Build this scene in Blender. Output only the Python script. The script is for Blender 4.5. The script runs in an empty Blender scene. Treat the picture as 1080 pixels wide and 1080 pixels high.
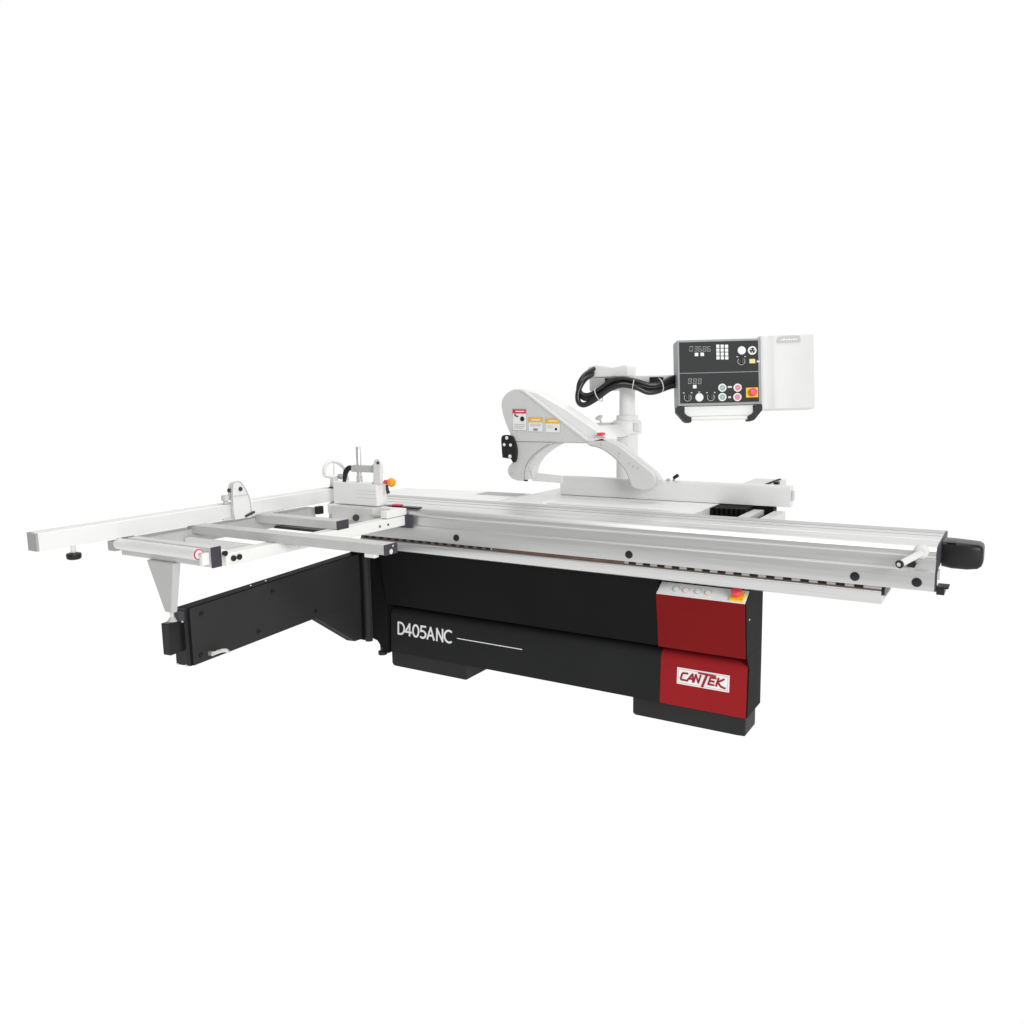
import bpy, bmesh, math, random
from mathutils import Vector, Matrix
random.seed(7)
scene = bpy.context.scene
COL = scene.collection
PI = math.pi

# ------------------------------------------------------------------ materials
def nodes(name):
    m = bpy.data.materials.new(name); m.use_nodes = True
    nt = m.node_tree; b = nt.nodes['Principled BSDF']
    return m, nt, b

def paint(name, col, rough=0.45, spec=0.3, var=0.06, vscale=6.0, bump=0.02, bscale=220.0, metal=0.0, rvar=0.08):
    """painted or plastic surface: slight tone variation, roughness variation and orange-peel bump"""
    m, nt, b = nodes(name)
    tc = nt.nodes.new('ShaderNodeTexCoord')
    n1 = nt.nodes.new('ShaderNodeTexNoise'); n1.inputs['Scale'].default_value = vscale; n1.inputs['Detail'].default_value = 5
    nt.links.new(tc.outputs['Object'], n1.inputs['Vector'])
    r = nt.nodes.new('ShaderNodeValToRGB')
    r.color_ramp.elements[0].position = 0.3; r.color_ramp.elements[1].position = 0.7
    r.color_ramp.elements[0].color = tuple(c*(1-var) for c in col)+(1,)
    r.color_ramp.elements[1].color = tuple(min(1, c*(1+var)) for c in col)+(1,)
    nt.links.new(n1.outputs['Fac'], r.inputs['Fac']); nt.links.new(r.outputs['Color'], b.inputs['Base Color'])
    mr = nt.nodes.new('ShaderNodeMapRange'); mr.inputs[3].default_value = max(0, rough-rvar); mr.inputs[4].default_value = rough+rvar
    nt.links.new(n1.outputs['Fac'], mr.inputs[0]); nt.links.new(mr.outputs[0], b.inputs['Roughness'])
    if bump > 0:
        n2 = nt.nodes.new('ShaderNodeTexNoise'); n2.inputs['Scale'].default_value = bscale; n2.inputs['Detail'].default_value = 2
        nt.links.new(tc.outputs['Object'], n2.inputs['Vector'])
        bp = nt.nodes.new('ShaderNodeBump'); bp.inputs['Strength'].default_value = bump; bp.inputs['Distance'].default_value = 0.002
        nt.links.new(n2.outputs['Fac'], bp.inputs['Height']); nt.links.new(bp.outputs['Normal'], b.inputs['Normal'])
    b.inputs['Specular IOR Level'].default_value = spec
    b.inputs['Metallic'].default_value = metal
    return m

def brushed(name, col, rough=0.34, metal=0.7, stretch=(1.2, 90, 90), var=0.15, spec=0.5):
    """extruded / brushed aluminium: fine streaks along X"""
    m, nt, b = nodes(name)
    tc = nt.nodes.new('ShaderNodeTexCoord'); mp = nt.nodes.new('ShaderNodeMapping')
    mp.inputs['Scale'].default_value = stretch
    nt.links.new(tc.outputs['Object'], mp.inputs['Vector'])
    n1 = nt.nodes.new('ShaderNodeTexNoise'); n1.inputs['Scale'].default_value = 3; n1.inputs['Detail'].default_value = 6
    nt.links.new(mp.outputs['Vector'], n1.inputs['Vector'])
    r = nt.nodes.new('ShaderNodeValToRGB')
    r.color_ramp.elements[0].position = 0.25; r.color_ramp.elements[1].position = 0.75
    r.color_ramp.elements[0].color = tuple(c*(1-var) for c in col)+(1,)
    r.color_ramp.elements[1].color = tuple(min(1, c*(1+var)) for c in col)+(1,)
    mp2 = nt.nodes.new('ShaderNodeMapping'); mp2.inputs['Scale'].default_value = (0.25, 22, 22)
    nt.links.new(tc.outputs['Object'], mp2.inputs['Vector'])
    n2 = nt.nodes.new('ShaderNodeTexNoise'); n2.inputs['Scale'].default_value = 2; n2.inputs['Detail'].default_value = 3
    nt.links.new(mp2.outputs['Vector'], n2.inputs['Vector'])
    ad = nt.nodes.new('ShaderNodeMath'); ad.operation = 'MULTIPLY_ADD'; ad.inputs[1].default_value = 0.55; 
    nt.links.new(n2.outputs['Fac'], ad.inputs[0])
    sc2 = nt.nodes.new('ShaderNodeMath'); sc2.operation = 'MULTIPLY'; sc2.inputs[1].default_value = 0.45
    nt.links.new(n1.outputs['Fac'], sc2.inputs[0]); nt.links.new(sc2.outputs[0], ad.inputs[2])
    nt.links.new(ad.outputs[0], r.inputs['Fac']); nt.links.new(r.outputs['Color'], b.inputs['Base Color'])
    mr = nt.nodes.new('ShaderNodeMapRange'); mr.inputs[3].default_value = rough-0.10; mr.inputs[4].default_value = rough+0.12
    nt.links.new(n2.outputs['Fac'], mr.inputs[0]); nt.links.new(mr.outputs[0], b.inputs['Roughness'])
    bp = nt.nodes.new('ShaderNodeBump'); bp.inputs['Strength'].default_value = 0.05; bp.inputs['Distance'].default_value = 0.001
    nt.links.new(n1.outputs['Fac'], bp.inputs['Height']); nt.links.new(bp.outputs['Normal'], b.inputs['Normal'])
    b.inputs['Metallic'].default_value = metal
    b.inputs['Specular IOR Level'].default_value = spec
    return m

WHITE = paint('white_enamel', (0.80, 0.80, 0.79), 0.38, 0.35, 0.02)
HOUSE = paint('housing_white', (0.73, 0.73, 0.725), 0.42, 0.3, 0.02)
GREYW = paint('light_grey_enamel', (0.65, 0.65, 0.645), 0.42, 0.3, 0.03)
MIDG = paint('mid_grey_enamel', (0.40, 0.40, 0.395), 0.45, 0.3, 0.04)
CREAM = paint('frame_white', (0.84, 0.84, 0.82), 0.36, 0.35, 0.02)
ALU = brushed('extruded_aluminium', (0.66, 0.66, 0.655))
STRIP = brushed('rear_strip_aluminium', (0.50, 0.50, 0.50), 0.42, 0.4)
ALUT = brushed('ground_table_top', (0.80, 0.80, 0.79), 0.45, 0.2)
POSTG = paint('post_grey', (0.53, 0.53, 0.525), 0.42, 0.3, 0.03)
BRIGHT = paint('gloss_white', (0.93, 0.93, 0.92), 0.3, 0.4, 0.01)
BAR = paint('anodised_bar', (0.54, 0.54, 0.53), 0.4, 0.4, 0.04, 12)
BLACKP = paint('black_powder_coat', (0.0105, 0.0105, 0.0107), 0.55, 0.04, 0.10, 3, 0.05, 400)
BLACK_LIT = paint('black_coat_lit', (0.0210, 0.0214, 0.0214), 0.55, 0.06, 0.08, 3, 0.05, 400)  # cabinet black lightened to carry the brighter light on the lower face
FOOTM = paint('foot_powder_coat', (0.027, 0.0275, 0.0275), 0.5, 0.10, 0.1, 4, 0.05, 400)
ARMP = paint('charcoal_powder_coat', (0.034, 0.034, 0.0345), 0.5, 0.12, 0.08, 3, 0.05, 400)
PLAST = paint('black_plastic', (0.014, 0.014, 0.015), 0.36, 0.3, 0.1, 20, 0.03, 500)
CAP = paint('dark_grey_cap', (0.055, 0.052, 0.06), 0.5, 0.2, 0.08, 20)
HOSE = paint('black_rubber_hose', (0.012, 0.012, 0.012), 0.30, 0.6, 0.1, 30)
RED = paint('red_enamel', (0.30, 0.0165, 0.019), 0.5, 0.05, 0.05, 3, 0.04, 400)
RED_SHADE = paint('red_enamel_shaded', (0.20, 0.0095, 0.0105), 0.5, 0.05, 0.05, 3, 0.04, 400)  # same paint as the lower sheet, darkened for shade on the upper sheet
PINKL = paint('pale_red_ink', (0.72, 0.36, 0.36), 0.5, 0.2, 0.03)
REDD = paint('deep_red_ink', (0.33, 0.012, 0.02), 0.5, 0.2, 0.03)
PINKR = paint('red_plastic', (0.80, 0.06, 0.09), 0.35, 0.35, 0.03)
YEL = paint('yellow_plastic', (0.85, 0.55, 0.02), 0.4, 0.3, 0.03)
PYEL = paint('pale_yellow_plastic', (0.78, 0.70, 0.25), 0.4, 0.3, 0.03)
ORG = paint('orange_plastic', (0.90, 0.34, 0.01), 0.3, 0.4, 0.05)
LABO = paint('orange_label', (0.86, 0.48, 0.06), 0.5, 0.2, 0.02)
LABR = paint('red_label', (0.62, 0.05, 0.09), 0.5, 0.2, 0.02)
LABW = paint('white_label', (0.86, 0.87, 0.86), 0.5, 0.2, 0.01)
INK = paint('black_ink', (0.03, 0.03, 0.03), 0.6, 0.1, 0.02)
GINK = paint('grey_ink', (0.35, 0.35, 0.35), 0.6, 0.1, 0.02)
CHROME = paint('bright_steel', (0.72, 0.72, 0.71), 0.25, 0.5, 0.04, 30, 0.01, 300, 0.6)
FACE = paint('console_face', (0.041, 0.042, 0.043), 0.5, 0.10, 0.05, 8)
FRAMEG = paint('console_frame_grey', (0.33, 0.34, 0.35), 0.45, 0.3, 0.03)
GREENB = paint('green_button', (0.33, 0.48, 0.43), 0.4, 0.3, 0.02)
PINKB = paint('red_button', (0.68, 0.26, 0.34), 0.4, 0.3, 0.02)
GREENP = paint('pale_green_ring', (0.46, 0.60, 0.54), 0.4, 0.3, 0.02)
PINKP = paint('pale_pink_ring', (0.72, 0.50, 0.53), 0.4, 0.3, 0.02)
DIGIT = paint('unlit_segment', (0.30, 0.30, 0.30), 0.5, 0.2, 0.02)
BROWN = paint('oiled_steel_strip', (0.13, 0.085, 0.065), 0.45, 0.3, 0.2, 14)
DARKG = paint('dark_slot', (0.02, 0.019, 0.018), 0.6, 0.1, 0.1)
SLOTG = paint('slot_grey', (0.12, 0.12, 0.12), 0.5, 0.2, 0.1)  # even dark grey for the left stretch of the rack backing
PLATE = paint('plate_grey', (0.52, 0.52, 0.52), 0.45, 0.3, 0.02)
LETTER = paint('white_lettering', (0.80, 0.80, 0.80), 0.5, 0.2, 0.01)

# ------------------------------------------------------------------ mesh builder
class MB:
    def __init__(s): s.bm = bmesh.new(); s.M = Matrix.Identity(4); s.mi = 0
    def v(s, p): return s.bm.verts.new(s.M @ Vector(p))
    def f(s, vs):
        try: fc = s.bm.faces.new(vs); fc.material_index = s.mi; return fc
        except ValueError: return None
    def box(s, x0, x1, y0, y1, z0, z1):
        p = [s.v((x, y, z)) for x in (x0, x1) for y in (y0, y1) for z in (z0, z1)]
        for q in ((0,1,3,2),(4,6,7,5),(0,4,5,1),(2,3,7,6),(0,2,6,4),(1,5,7,3)): s.f([p[i] for i in q])
        return s
    def prism(s, pts, a, b, axis='y'):
        """2D outline extruded between a and b. axis y: pts are (x,z); axis x: pts are (y,z); axis z: pts are (x,y)"""
        def P(p, t):
            return {'y': (p[0], t, p[1]), 'x': (t, p[0], p[1]), 'z': (p[0], p[1], t)}[axis]
        A = [s.v(P(p, a)) for p in pts]; B = [s.v(P(p, b)) for p in pts]
        s.f(A[::-1]); s.f(B)
        for i in range(len(pts)):
            j = (i+1) % len(pts); s.f([A[i], A[j], B[j], B[i]])
        return s
    def hexa(s, p):  # 8 points: bottom 4 ring, top 4 ring
        q = [s.v(x) for x in p]
        s.f(q[3::-1]); s.f(q[4:8])
        for i in range(4): j = (i+1) % 4; s.f([q[i], q[j], q[4+j], q[4+i]])
        return s
    def cyl(s, p0, p1, r0, r1=None, n=24, caps=True):
        r1 = r0 if r1 is None else r1
        p0, p1 = Vector(p0), Vector(p1); d = (p1-p0).normalized()
        a = d.orthogonal().normalized(); b = d.cross(a)
        A = [s.v(p0 + r0*(a*math.cos(t)+b*math.sin(t))) for t in [2*PI*i/n for i in range(n)]]
        B = [s.v(p1 + r1*(a*math.cos(t)+b*math.sin(t))) for t in [2*PI*i/n for i in range(n)]]
        for i in range(n): j = (i+1) % n; s.f([A[i], A[j], B[j], B[i]])
        if caps: s.f(A[::-1]); s.f(B)
        return s
    def lathe(s, c, prof, axis=(0,0,1), n=28):
        """profile of (radius, height) revolved about axis through c"""
        d = Vector(axis).normalized(); a = d.orthogonal().normalized(); b = d.cross(a); c = Vector(c)
        rings = []
        for r, h in prof:
            if r < 1e-6: rings.append([s.v(c+d*h)])
            else: rings.append([s.v(c+d*h+r*(a*math.cos(2*PI*i/n)+b*math.sin(2*PI*i/n))) for i in range(n)])
        for A, B in zip(rings, rings[1:]):
            for i in range(n):
                j = (i+1) % n
                if len(A) == 1 and len(B) == 1: continue
                if len(A) == 1: s.f([A[0], B[j], B[i]])
                elif len(B) == 1: s.f([A[i], A[j], B[0]])
                else: s.f([A[i], A[j], B[j], B[i]])
        if len(rings[0]) > 1: s.f(rings[0][::-1])
        if len(rings[-1]) > 1: s.f(rings[-1])
        return s
    def tube(s, pts, r, n=12, corr=0.0, sub=8, closed=False, flat=1.0):
        """smooth tube through pts (Catmull-Rom); corr > 0 makes hose corrugations; r may be a list"""
        P = [Vector(p) for p in pts]; path = []; N = len(P)
        rr = r if isinstance(r, (list, tuple)) else [r]*N
        segs = N if closed else N-1
        for i in range(segs):
            if closed: a, b, c, d = P[i-1], P[i], P[(i+1) % N], P[(i+2) % N]
            else: a, b, c, d = P[max(i-1, 0)], P[i], P[i+1], P[min(i+2, N-1)]
            for k in range(sub):
                t = k/sub
                path.append((0.5*((2*b)+(-a+c)*t+(2*a-5*b+4*c-d)*t*t+(-a+3*b-3*c+d)*t**3), rr[i]+(rr[(i+1) % N]-rr[i])*t))
        if not closed: path.append((P[-1], rr[-1]))
        rings = []; up = None; M = len(path)
        for k in range(M):
            q, rad = path[k]
            if closed: tg = (path[(k+1) % M][0]-path[k-1][0]).normalized()
            else: tg = (path[min(k+1, M-1)][0]-path[max(k-1, 0)][0]).normalized()
            if up is None: up = tg.orthogonal().normalized()
            up = (up - tg*up.dot(tg)).normalized(); sd = tg.cross(up)
            rd = rad*(1+(corr if k % 2 else -corr))
            rings.append([s.v(q+rd*(up*math.cos(2*PI*i/n)+sd*flat*math.sin(2*PI*i/n))) for i in range(n)])
        for A, B in zip(rings, rings[1:] + ([rings[0]] if closed else [])):
            for i in range(n): j = (i+1) % n; s.f([A[i], A[j], B[j], B[i]])
        if not closed: s.f(rings[0][::-1]); s.f(rings[-1])
        return s
    def ball(s, c, r, sc=(1,1,1), n=20):
        prof = [(r*math.sin(PI*k/12), -r*math.cos(PI*k/12)) for k in range(13)]
        return s.lathe(c, [(a, h) for a, h in prof], n=n)
    def text(s, body, size, loc, u, v, xs=1.0, depth=0.0008, shear=0.0, spacing=1.0, bold=0.0):
        """lettering as mesh: origin loc, u = reading direction, v = up"""
        cu = bpy.data.curves.new('lettering', 'FONT'); cu.body = body; cu.size = size
        cu.extrude = depth/2; cu.shear = shear; cu.space_character = spacing; cu.offset = bold
        o = bpy.data.objects.new('lettering', cu); COL.objects.link(o)
        bpy.context.view_layer.update()
        me = bpy.data.meshes.new_from_object(o.evaluated_get(bpy.context.evaluated_depsgraph_get()))
        u = Vector(u).normalized(); v = Vector(v).normalized(); n = u.cross(v); base = Vector(loc)
        vs = [s.v(base + u*(p.co.x*xs) + v*p.co.y + n*p.co.z) for p in me.vertices]
        for p in me.polygons: s.f([vs[i] for i in p.vertices])
        bpy.data.objects.remove(o); bpy.data.curves.remove(cu); bpy.data.meshes.remove(me)
        return s
    def build(s, name, mats, parent=None, bevel=0.0, ang=35, kind=None):
        bm = s.bm
        bmesh.ops.recalc_face_normals(bm, faces=bm.faces[:])
        xs = [v.co for v in bm.verts]
        lo = Vector([min(c[i] for c in xs) for i in range(3)]); hi = Vector([max(c[i] for c in xs) for i in range(3)])
        c = (lo+hi)/2
        for v in bm.verts: v.co -= c
        for e in bm.edges:
            e.smooth = not (len(e.link_faces) == 2 and e.calc_face_angle(0) > math.radians(ang))
        for f in bm.faces: f.smooth = True
        me = bpy.data.meshes.new(name); bm.to_mesh(me); bm.free()
        for m in (mats if isinstance(mats, (list, tuple)) else [mats]): me.materials.append(m)
        o = bpy.data.objects.new(name, me); COL.objects.link(o)
        WORLD[o.name] = c
        if parent: o.parent = parent; o.location = c - WORLD[parent.name]
        else: o.location = c
        if kind: o['kind'] = kind
        if bevel:
            b = o.modifiers.new('edge_round', 'BEVEL'); b.width = bevel; b.segments = 2; b.limit_method = 'ANGLE'
            b.angle_limit = math.radians(40); b.harden_normals = True; b.use_clamp_overlap = True
        return o
WORLD = {}

def copy_at(o, delta):
    """another instance of a part (shared mesh) moved by delta in world space"""
    c = o.copy(); COL.objects.link(c); c.parent = o.parent; c.location = Vector(o.location) + Vector(delta)
    WORLD[c.name] = WORLD[o.name] + Vector(delta)
    return c

def frame(o, u, v):
    """matrix with origin o, X axis u, Z axis v, Y axis pointing away from the viewer side"""
    u = Vector(u).normalized(); v = Vector(v).normalized(); w = v.cross(u)
    return Matrix(((u.x, w.x, v.x, o[0]), (u.y, w.y, v.y, o[1]), (u.z, w.z, v.z, o[2]), (0, 0, 0, 1)))

# ------------------------------------------------------------------ the saw
saw = bpy.data.objects.new('panel_saw', None); COL.objects.link(saw)
saw.location = (-0.9, 0.3, 0); saw.empty_display_size = 0.3
WORLD[saw.name] = Vector((-0.9, 0.3, 0))
saw['label'] = 'sliding table panel saw with black and red cabinet, aluminium carriage and white crosscut frame'
saw['category'] = 'panel saw'

# ---- cabinet -------------------------------------------------------
XL, XR, XS = -1.893, 0.008, -0.374     # left end, right end, where the red section starts
fold = [(0.0, 0.088), (0.012, 0.284), (0.0150, 0.296), (0.0225, 0.308), (0.038, 0.320), (0.060, 0.329), (0.095, 0.335), (0.13, 0.338)]   # lower face leans back into the fold
low = [(0.20, 0.088)] + fold + [(0.135, 0.344), (-0.021, 0.3500)]
def skin(off, th):
    """thin sheet following the lower face, off in front of it"""
    return [(y-off, z+off*0.9*(k > 0)) for k, (y, z) in enumerate(fold[:-1])] + [(y-off+th, z+off*0.9*(k > 0)-th*0.8*(k > 0)) for k, (y, z) in reversed(list(enumerate(fold[:-1])))]
cab = MB()
cab.prism(low + [(-0.062, 0.652), (0.20, 0.652)], XL, XS, 'x')
cab.prism([(y+0.003, z) for y, z in low] + [(-0.0485, 0.588), (0.008, 0.627), (0.008, 0.652), (0.20, 0.652)], XS, XR, 'x')
for xa, xb in ((XL-0.0005, XL+0.004), (0.0035, XR+0.0008)):
    cab.prism([(0.0085, 0.20), (0.0135, 0.284), (0.0165, 0.296), (-0.018, 0.3515), (0.19, 0.3535), (0.19, 0.20)], xa, xb, 'x')
cab.box(-1.72, -0.30, 0.20, 0.86, 0.10, 0.80)
cabinet = cab.build('cabinet', BLACKP, saw, 0.004)
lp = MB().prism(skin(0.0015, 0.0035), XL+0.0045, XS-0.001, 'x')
lp.build('lower_panel', BLACK_LIT, cabinet, 0, 50)
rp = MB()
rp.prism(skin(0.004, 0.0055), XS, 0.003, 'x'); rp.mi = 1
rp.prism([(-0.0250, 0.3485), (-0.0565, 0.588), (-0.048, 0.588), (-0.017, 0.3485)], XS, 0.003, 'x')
rp.build('red_panel', [RED, RED_SHADE], cabinet, 0.0012, 50)
dot = MB().ball((0.0075, 0.0, 0.51), 0.004); dot.build('key_switch', PYEL, cabinet)
foot = MB()
foot.prism([(-0.506, 0.090), (-0.506, 0.012), (-0.496, 0.002), (-0.034, 0.002), (0.0, 0.004), (0.0, 0.090)], 0.008, 0.16, 'y')
foot.build('foot', FOOTM, cabinet, 0.006)
foot = MB()
foot.prism([(-1.895, 0.090), (-1.895, 0.016), (-1.88, 0.004), (-1.412, 0.004), (-1.412, 0.090)], 0.008, 0.22, 'y')
foot.build('foot', FOOTM, cabinet, 0.006)

# lettering on the lower panel, thin rule beside it
LEAN = Matrix.Translation((0, 0, 0.088)) @ Matrix.Rotation(-math.atan2(0.012, 0.196), 4, 'X') @ Matrix.Translation((0, 0, -0.088))
def arcp(cx, cz, rx, rz, a0, a1, n=10):
    return [(cx+rx*math.cos(math.radians(a0+(a1-a0)*k/n)), cz+rz*math.sin(math.radians(a0+(a1-a0)*k/n))) for k in range(n+1)]
GLY = {'D': [[(0, 0), (0, 1), (0.35, 1)] + arcp(0.35, 0.5, 0.65, 0.5, 90, -90, 12) + [(0, 0)]],
       '4': [[(0.72, 0), (0.72, 1), (0, 0.28), (1.0, 0.28)]],
       '0': [arcp(0.5, 0.5, 0.5, 0.5, 0, 360, 20)],
       '5': [[(0.92, 1), (0.12, 1), (0.06, 0.56)] + arcp(0.36, 0.30, 0.60, 0.30, 115, -125, 12)],
       'A': [[(0, 0), (0.5, 1), (1, 0)], [(0.18, 0.32), (0.82, 0.32)]],
       'N': [[(0, 0), (0, 1), (1, 0), (1, 1)]],
       'C': [arcp(0.72, 0.5, 0.72, 0.5, 60, 300, 14)]}
tx = MB(); tx.M = LEAN
def ribbon(mb, pts, t, y):
    for k, ((x0, z0), (x1, z1)) in enumerate(zip(pts, pts[1:])):
        d = Vector((x1-x0, z1-z0)); L = d.length
        if L < 1e-6: continue
        d /= L; nr = Vector((-d.y, d.x))*t/2; ex = d*t*0.42; a_ = Vector((x0, z0))-ex; b_ = Vector((x1, z1))+ex
        yk = y-0.00005*(k % 7)
        mb.prism([tuple(q) for q in (a_+nr, a_-nr, b_-nr, b_+nr)], yk, yk+0.001, 'y')
for i_, (ch, xa, xb) in enumerate((('D', -1.830, -1.790), ('4', -1.782, -1.744), ('0', -1.732, -1.695), ('5', -1.682, -1.648), ('A', -1.638, -1.596), ('N', -1.577, -1.541), ('C', -1.529, -1.490))):
    for q_, st in enumerate(GLY[ch]): ribbon(tx, [(xa-0.009+px*(xb-xa), 0.1895+pz*0.0600) for px, pz in st], 0.0098, -0.0034-0.0005*q_)
tx.box(-1.460, -1.078, -0.0036, -0.0018, 0.2160, 0.2200)
tx.build('model_lettering', LETTER, cabinet)

# brand badge: white plate, red border line, red strokes
bd = MB(); bd.M = LEAN; X0, X1, Z0, Z1 = -0.297, -0.069, 0.187, 0.259
bd.mi = 0; bd.box(X0, X1, -0.0070, -0.0045, Z0, Z1)
bd.mi = 2
e, w = 0.005, 0.0020
for a in ((X0+e, X1-e, Z0+e, Z0+e+w), (X0+e, X1-e, Z1-e-w, Z1-e), (X0+e, X0+e+w, Z0+e+w, Z1-e-w), (X1-e-w, X1-e, Z0+e+w, Z1-e-w)):
    bd.box(a[0], a[1], -0.0078, -0.0066, a[2], a[3])
bd.mi = 1
def stroke(mb, pts, t, y=-0.0085, sh=0.22, sx=1.0):
    """polyline stroke of width t in the badge plane; pts in units of the letter box"""
    for k_, ((x0, z0), (x1, z1)) in enumerate(zip(pts, pts[1:])):
        y = y - 0.00007
        d = Vector((x1-x0, z1-z0)); L = d.length; d /= L; nrm = Vector((-d.y, d.x))*t/2; ex = d*t*0.35
        q = [Vector((x0, z0))-ex+nrm, Vector((x0, z0))-ex-nrm, Vector((x1, z1))+ex-nrm, Vector((x1, z1))+ex+nrm]
        mb.prism([(a.x, a.y) for a in q], y, y+0.0015, 'y')
def letter(mb, x, strokes, w, z0, h, t):
    for i, st in enumerate(strokes): stroke(mb, [(x+px*w+(pz*h)*0.28, z0+pz*h) for px, pz in st], t, y=-0.0088-0.0006*i)
zb, hh = 0.2060, 0.0335
letter(bd, -0.281, [[(1, 0.95), (0.15, 0.95), (0, 0.8), (0, 0.2), (0.15, 0.05), (0.95, 0.05)]], 0.023, zb, hh, 0.0078)
letter(bd, -0.252, [[(0, 0), (0.62, 1), (1.1, 0)], [(0.3, 0.35), (0.95, 0.35)]], 0.025, zb, hh, 0.0078)
letter(bd, -0.222, [[(0, 0), (0, 1), (1, 0), (1, 1)]], 0.021, zb, hh, 0.0072)
stroke(bd, [(-0.200, zb+hh*1.30), (-0.128, zb+hh*1.22)], 0.0072, -0.0104)
stroke(bd, [(-0.164, zb+hh*1.2), (-0.183, zb-hh*0.34)], 0.0095, -0.0108)
letter(bd, -0.158, [[(1, 0.95), (0, 0.95), (0, 0.05), (1, 0.05)], [(0, 0.5), (0.85, 0.5)]], 0.023, zb, hh, 0.0078)
letter(bd, -0.124, [[(0, 0), (0, 1)], [(1, 1), (0.05, 0.5), (0.9, 0.02), (1.7, -0.12)]], 0.023, zb, hh, 0.0078)
bd.build('brand_badge', [LABW, REDD, PINKL], cabinet)

# ---- switch tray on top of the red section ----------------------------
tray = MB()
ty0, tz0, ty1, tz1 = -0.0575, 0.589, 0.0075, 0.6275
tray.prism([(ty0, tz0), (ty1, tz1), (ty1+0.004, tz1-0.004), (ty0+0.004, tz0-0.004)], XS+0.002, 0.004, 'x')
tray_o = tray.build('switch_tray', LABW, saw, 0.001)
sd = Vector((0, ty1-ty0, tz1-tz0)).normalized(); sn = Vector((0, -sd.z, sd.y))
def on_tray(x, t): return Vector((x, ty0, tz0)) + sd*t*(Vector((0, ty1-ty0, tz1-tz0)).length)
for x, m in ((-0.295, GREENP), (-0.252, PINKP), (-0.200, GREENP), (-0.157, PINKP)):
    b = MB(); c = on_tray(x, 0.5)
    b.mi = 0; b.cyl(c, c+sn*0.004, 0.0165, 0.0160, 24); b.mi = 1; b.cyl(c+sn*0.004, c+sn*0.0050, 0.0135, 0.0125, 22)
    b.mi = 2; b.cyl(c+sn*0.0050, c+sn*0.0065, 0.0110, 0.0105, 20)
    b.build('push_button', [m, GREYW, LABW], tray_o)
es = MB(); c = on_tray(-0.033, 0.42)
es.M = Matrix.Identity(4)
es.mi = 0
q = [c + Vector((dx, 0, 0)) + sd*dt for dx, dt in ((-0.027, -0.024), (0.027, -0.024), (0.027, 0.024), (-0.027, 0.024))]
es.hexa(q + [p+sn*0.010 for p in q])
es.mi = 1; es.lathe(c+sn*0.0101, [(0.011, 0), (0.011, 0.012), (0.022, 0.016), (0.0225, 0.026), (0.017, 0.031), (0, 0.033)], sn)
es.build('emergency_stop', [YEL, PINKR], tray_o, 0.001)

# ---- fixed track beam ---------------------------------------------------
bx0, bx1 = -1.98, 0.525
tb = MB()
tb.prism([(-0.100, 0.7075), (-0.104, 0.7035), (-0.104, 0.672), (-0.099, 0.662), (-0.086, 0.656), (0.15, 0.656), (0.15, 0.719), (-0.070, 0.719), (-0.070, 0.7075)], bx0, 0.510, 'x')
beam = tb.build('track_beam', ALU, saw, 0.0015)
rs = MB()
rs.mi = 0; rs.box(-1.18, 0.509, -0.0960, -0.0695, 0.7125, 0.7240)
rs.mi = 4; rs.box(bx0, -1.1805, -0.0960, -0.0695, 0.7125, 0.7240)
rs.mi = 1; rs.box(bx0, 0.509, -0.0985, -0.0695, 0.7078, 0.7122)
rs.mi = 3; rs.box(-1.17, -0.50, -0.0972, -0.0962, 0.7127, 0.7238)
x = -1.955
while x < 0.47:
    if not (-1.20 < x < -0.50):
        rs.mi = 2; wd = 0.025 if x < -1.1 else 0.031
        rs.box(x, x+wd, -0.0985, -0.0962, 0.7127, 0.7238)
    x += 0.050 if x < -1.1 else 0.064
rs.build('gear_rack', [MIDG, BROWN, DARKG, BROWN, SLOTG], beam)
ec = MB().prism([(-0.098, 0.714), (-0.102, 0.708), (-0.100, 0.694), (-0.07, 0.684), (0.06, 0.684), (0.06, 0.722), (-0.07, 0.722)], 0.511, 0.521, 'x')
ec.build('beam_end_cap', PLAST, beam, 0.002)

# ---- sliding carriage ----------------------------------------------------
cx0, cx1 = -2.20, 0.680
prof = [(-0.106, 0.7255), (-0.106, 0.790), (-0.1045, 0.7945), (-0.0980, 0.7990), (-0.0955, 0.8010), (-0.0900, 0.838),
        (-0.0960, 0.8425), (-0.1000, 0.8450), (-0.1025, 0.850), (-0.1025, 0.857), (-0.099, 0.866), (-0.091, 0.8745), (-0.078, 0.8805), (-0.060, 0.8840), (-0.040, 0.8850),
        (0.030, 0.8850), (0.031, 0.8838), (0.044, 0.8838), (0.045, 0.8850), (0.125, 0.8850), (0.126, 0.8826), (0.138, 0.8826), (0.139, 0.8850),
        (0.270, 0.8850), (0.272, 0.880), (0.272, 0.805), (-0.050, 0.800), (-0.078, 0.785), (-0.078, 0.7255)]
carr = MB().prism(prof, cx0, cx1, 'x').build('sliding_carriage', ALU, saw, 0, 22)
MB().box(cx0, cx1-0.001, 0.196, 0.2685, 0.8852, 0.8862).build('rear_strip', STRIP, carr)
plug = MB().lathe((-1.367, -0.106, 0.757), [(0.0165, -0.002), (0.0165, 0.0025), (0.013, 0.004), (0, 0.0042)], (0, -1, 0)).build('hole_plug', PLAST, carr)
for dx in (-0.475+1.367, 0.419+1.367, 0.624+1.367): copy_at(plug, (dx, 0, -0.001 - 0.001*dx))
ep = MB().prism([(y+0.0005 if y < 0 else y, z) for y, z in prof if not (0.02 <= y <= 0.223)], cx1+0.0005, cx1+0.006, 'x')
ep.build('carriage_end_cap', CAP, carr, 0.0008)
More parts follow.
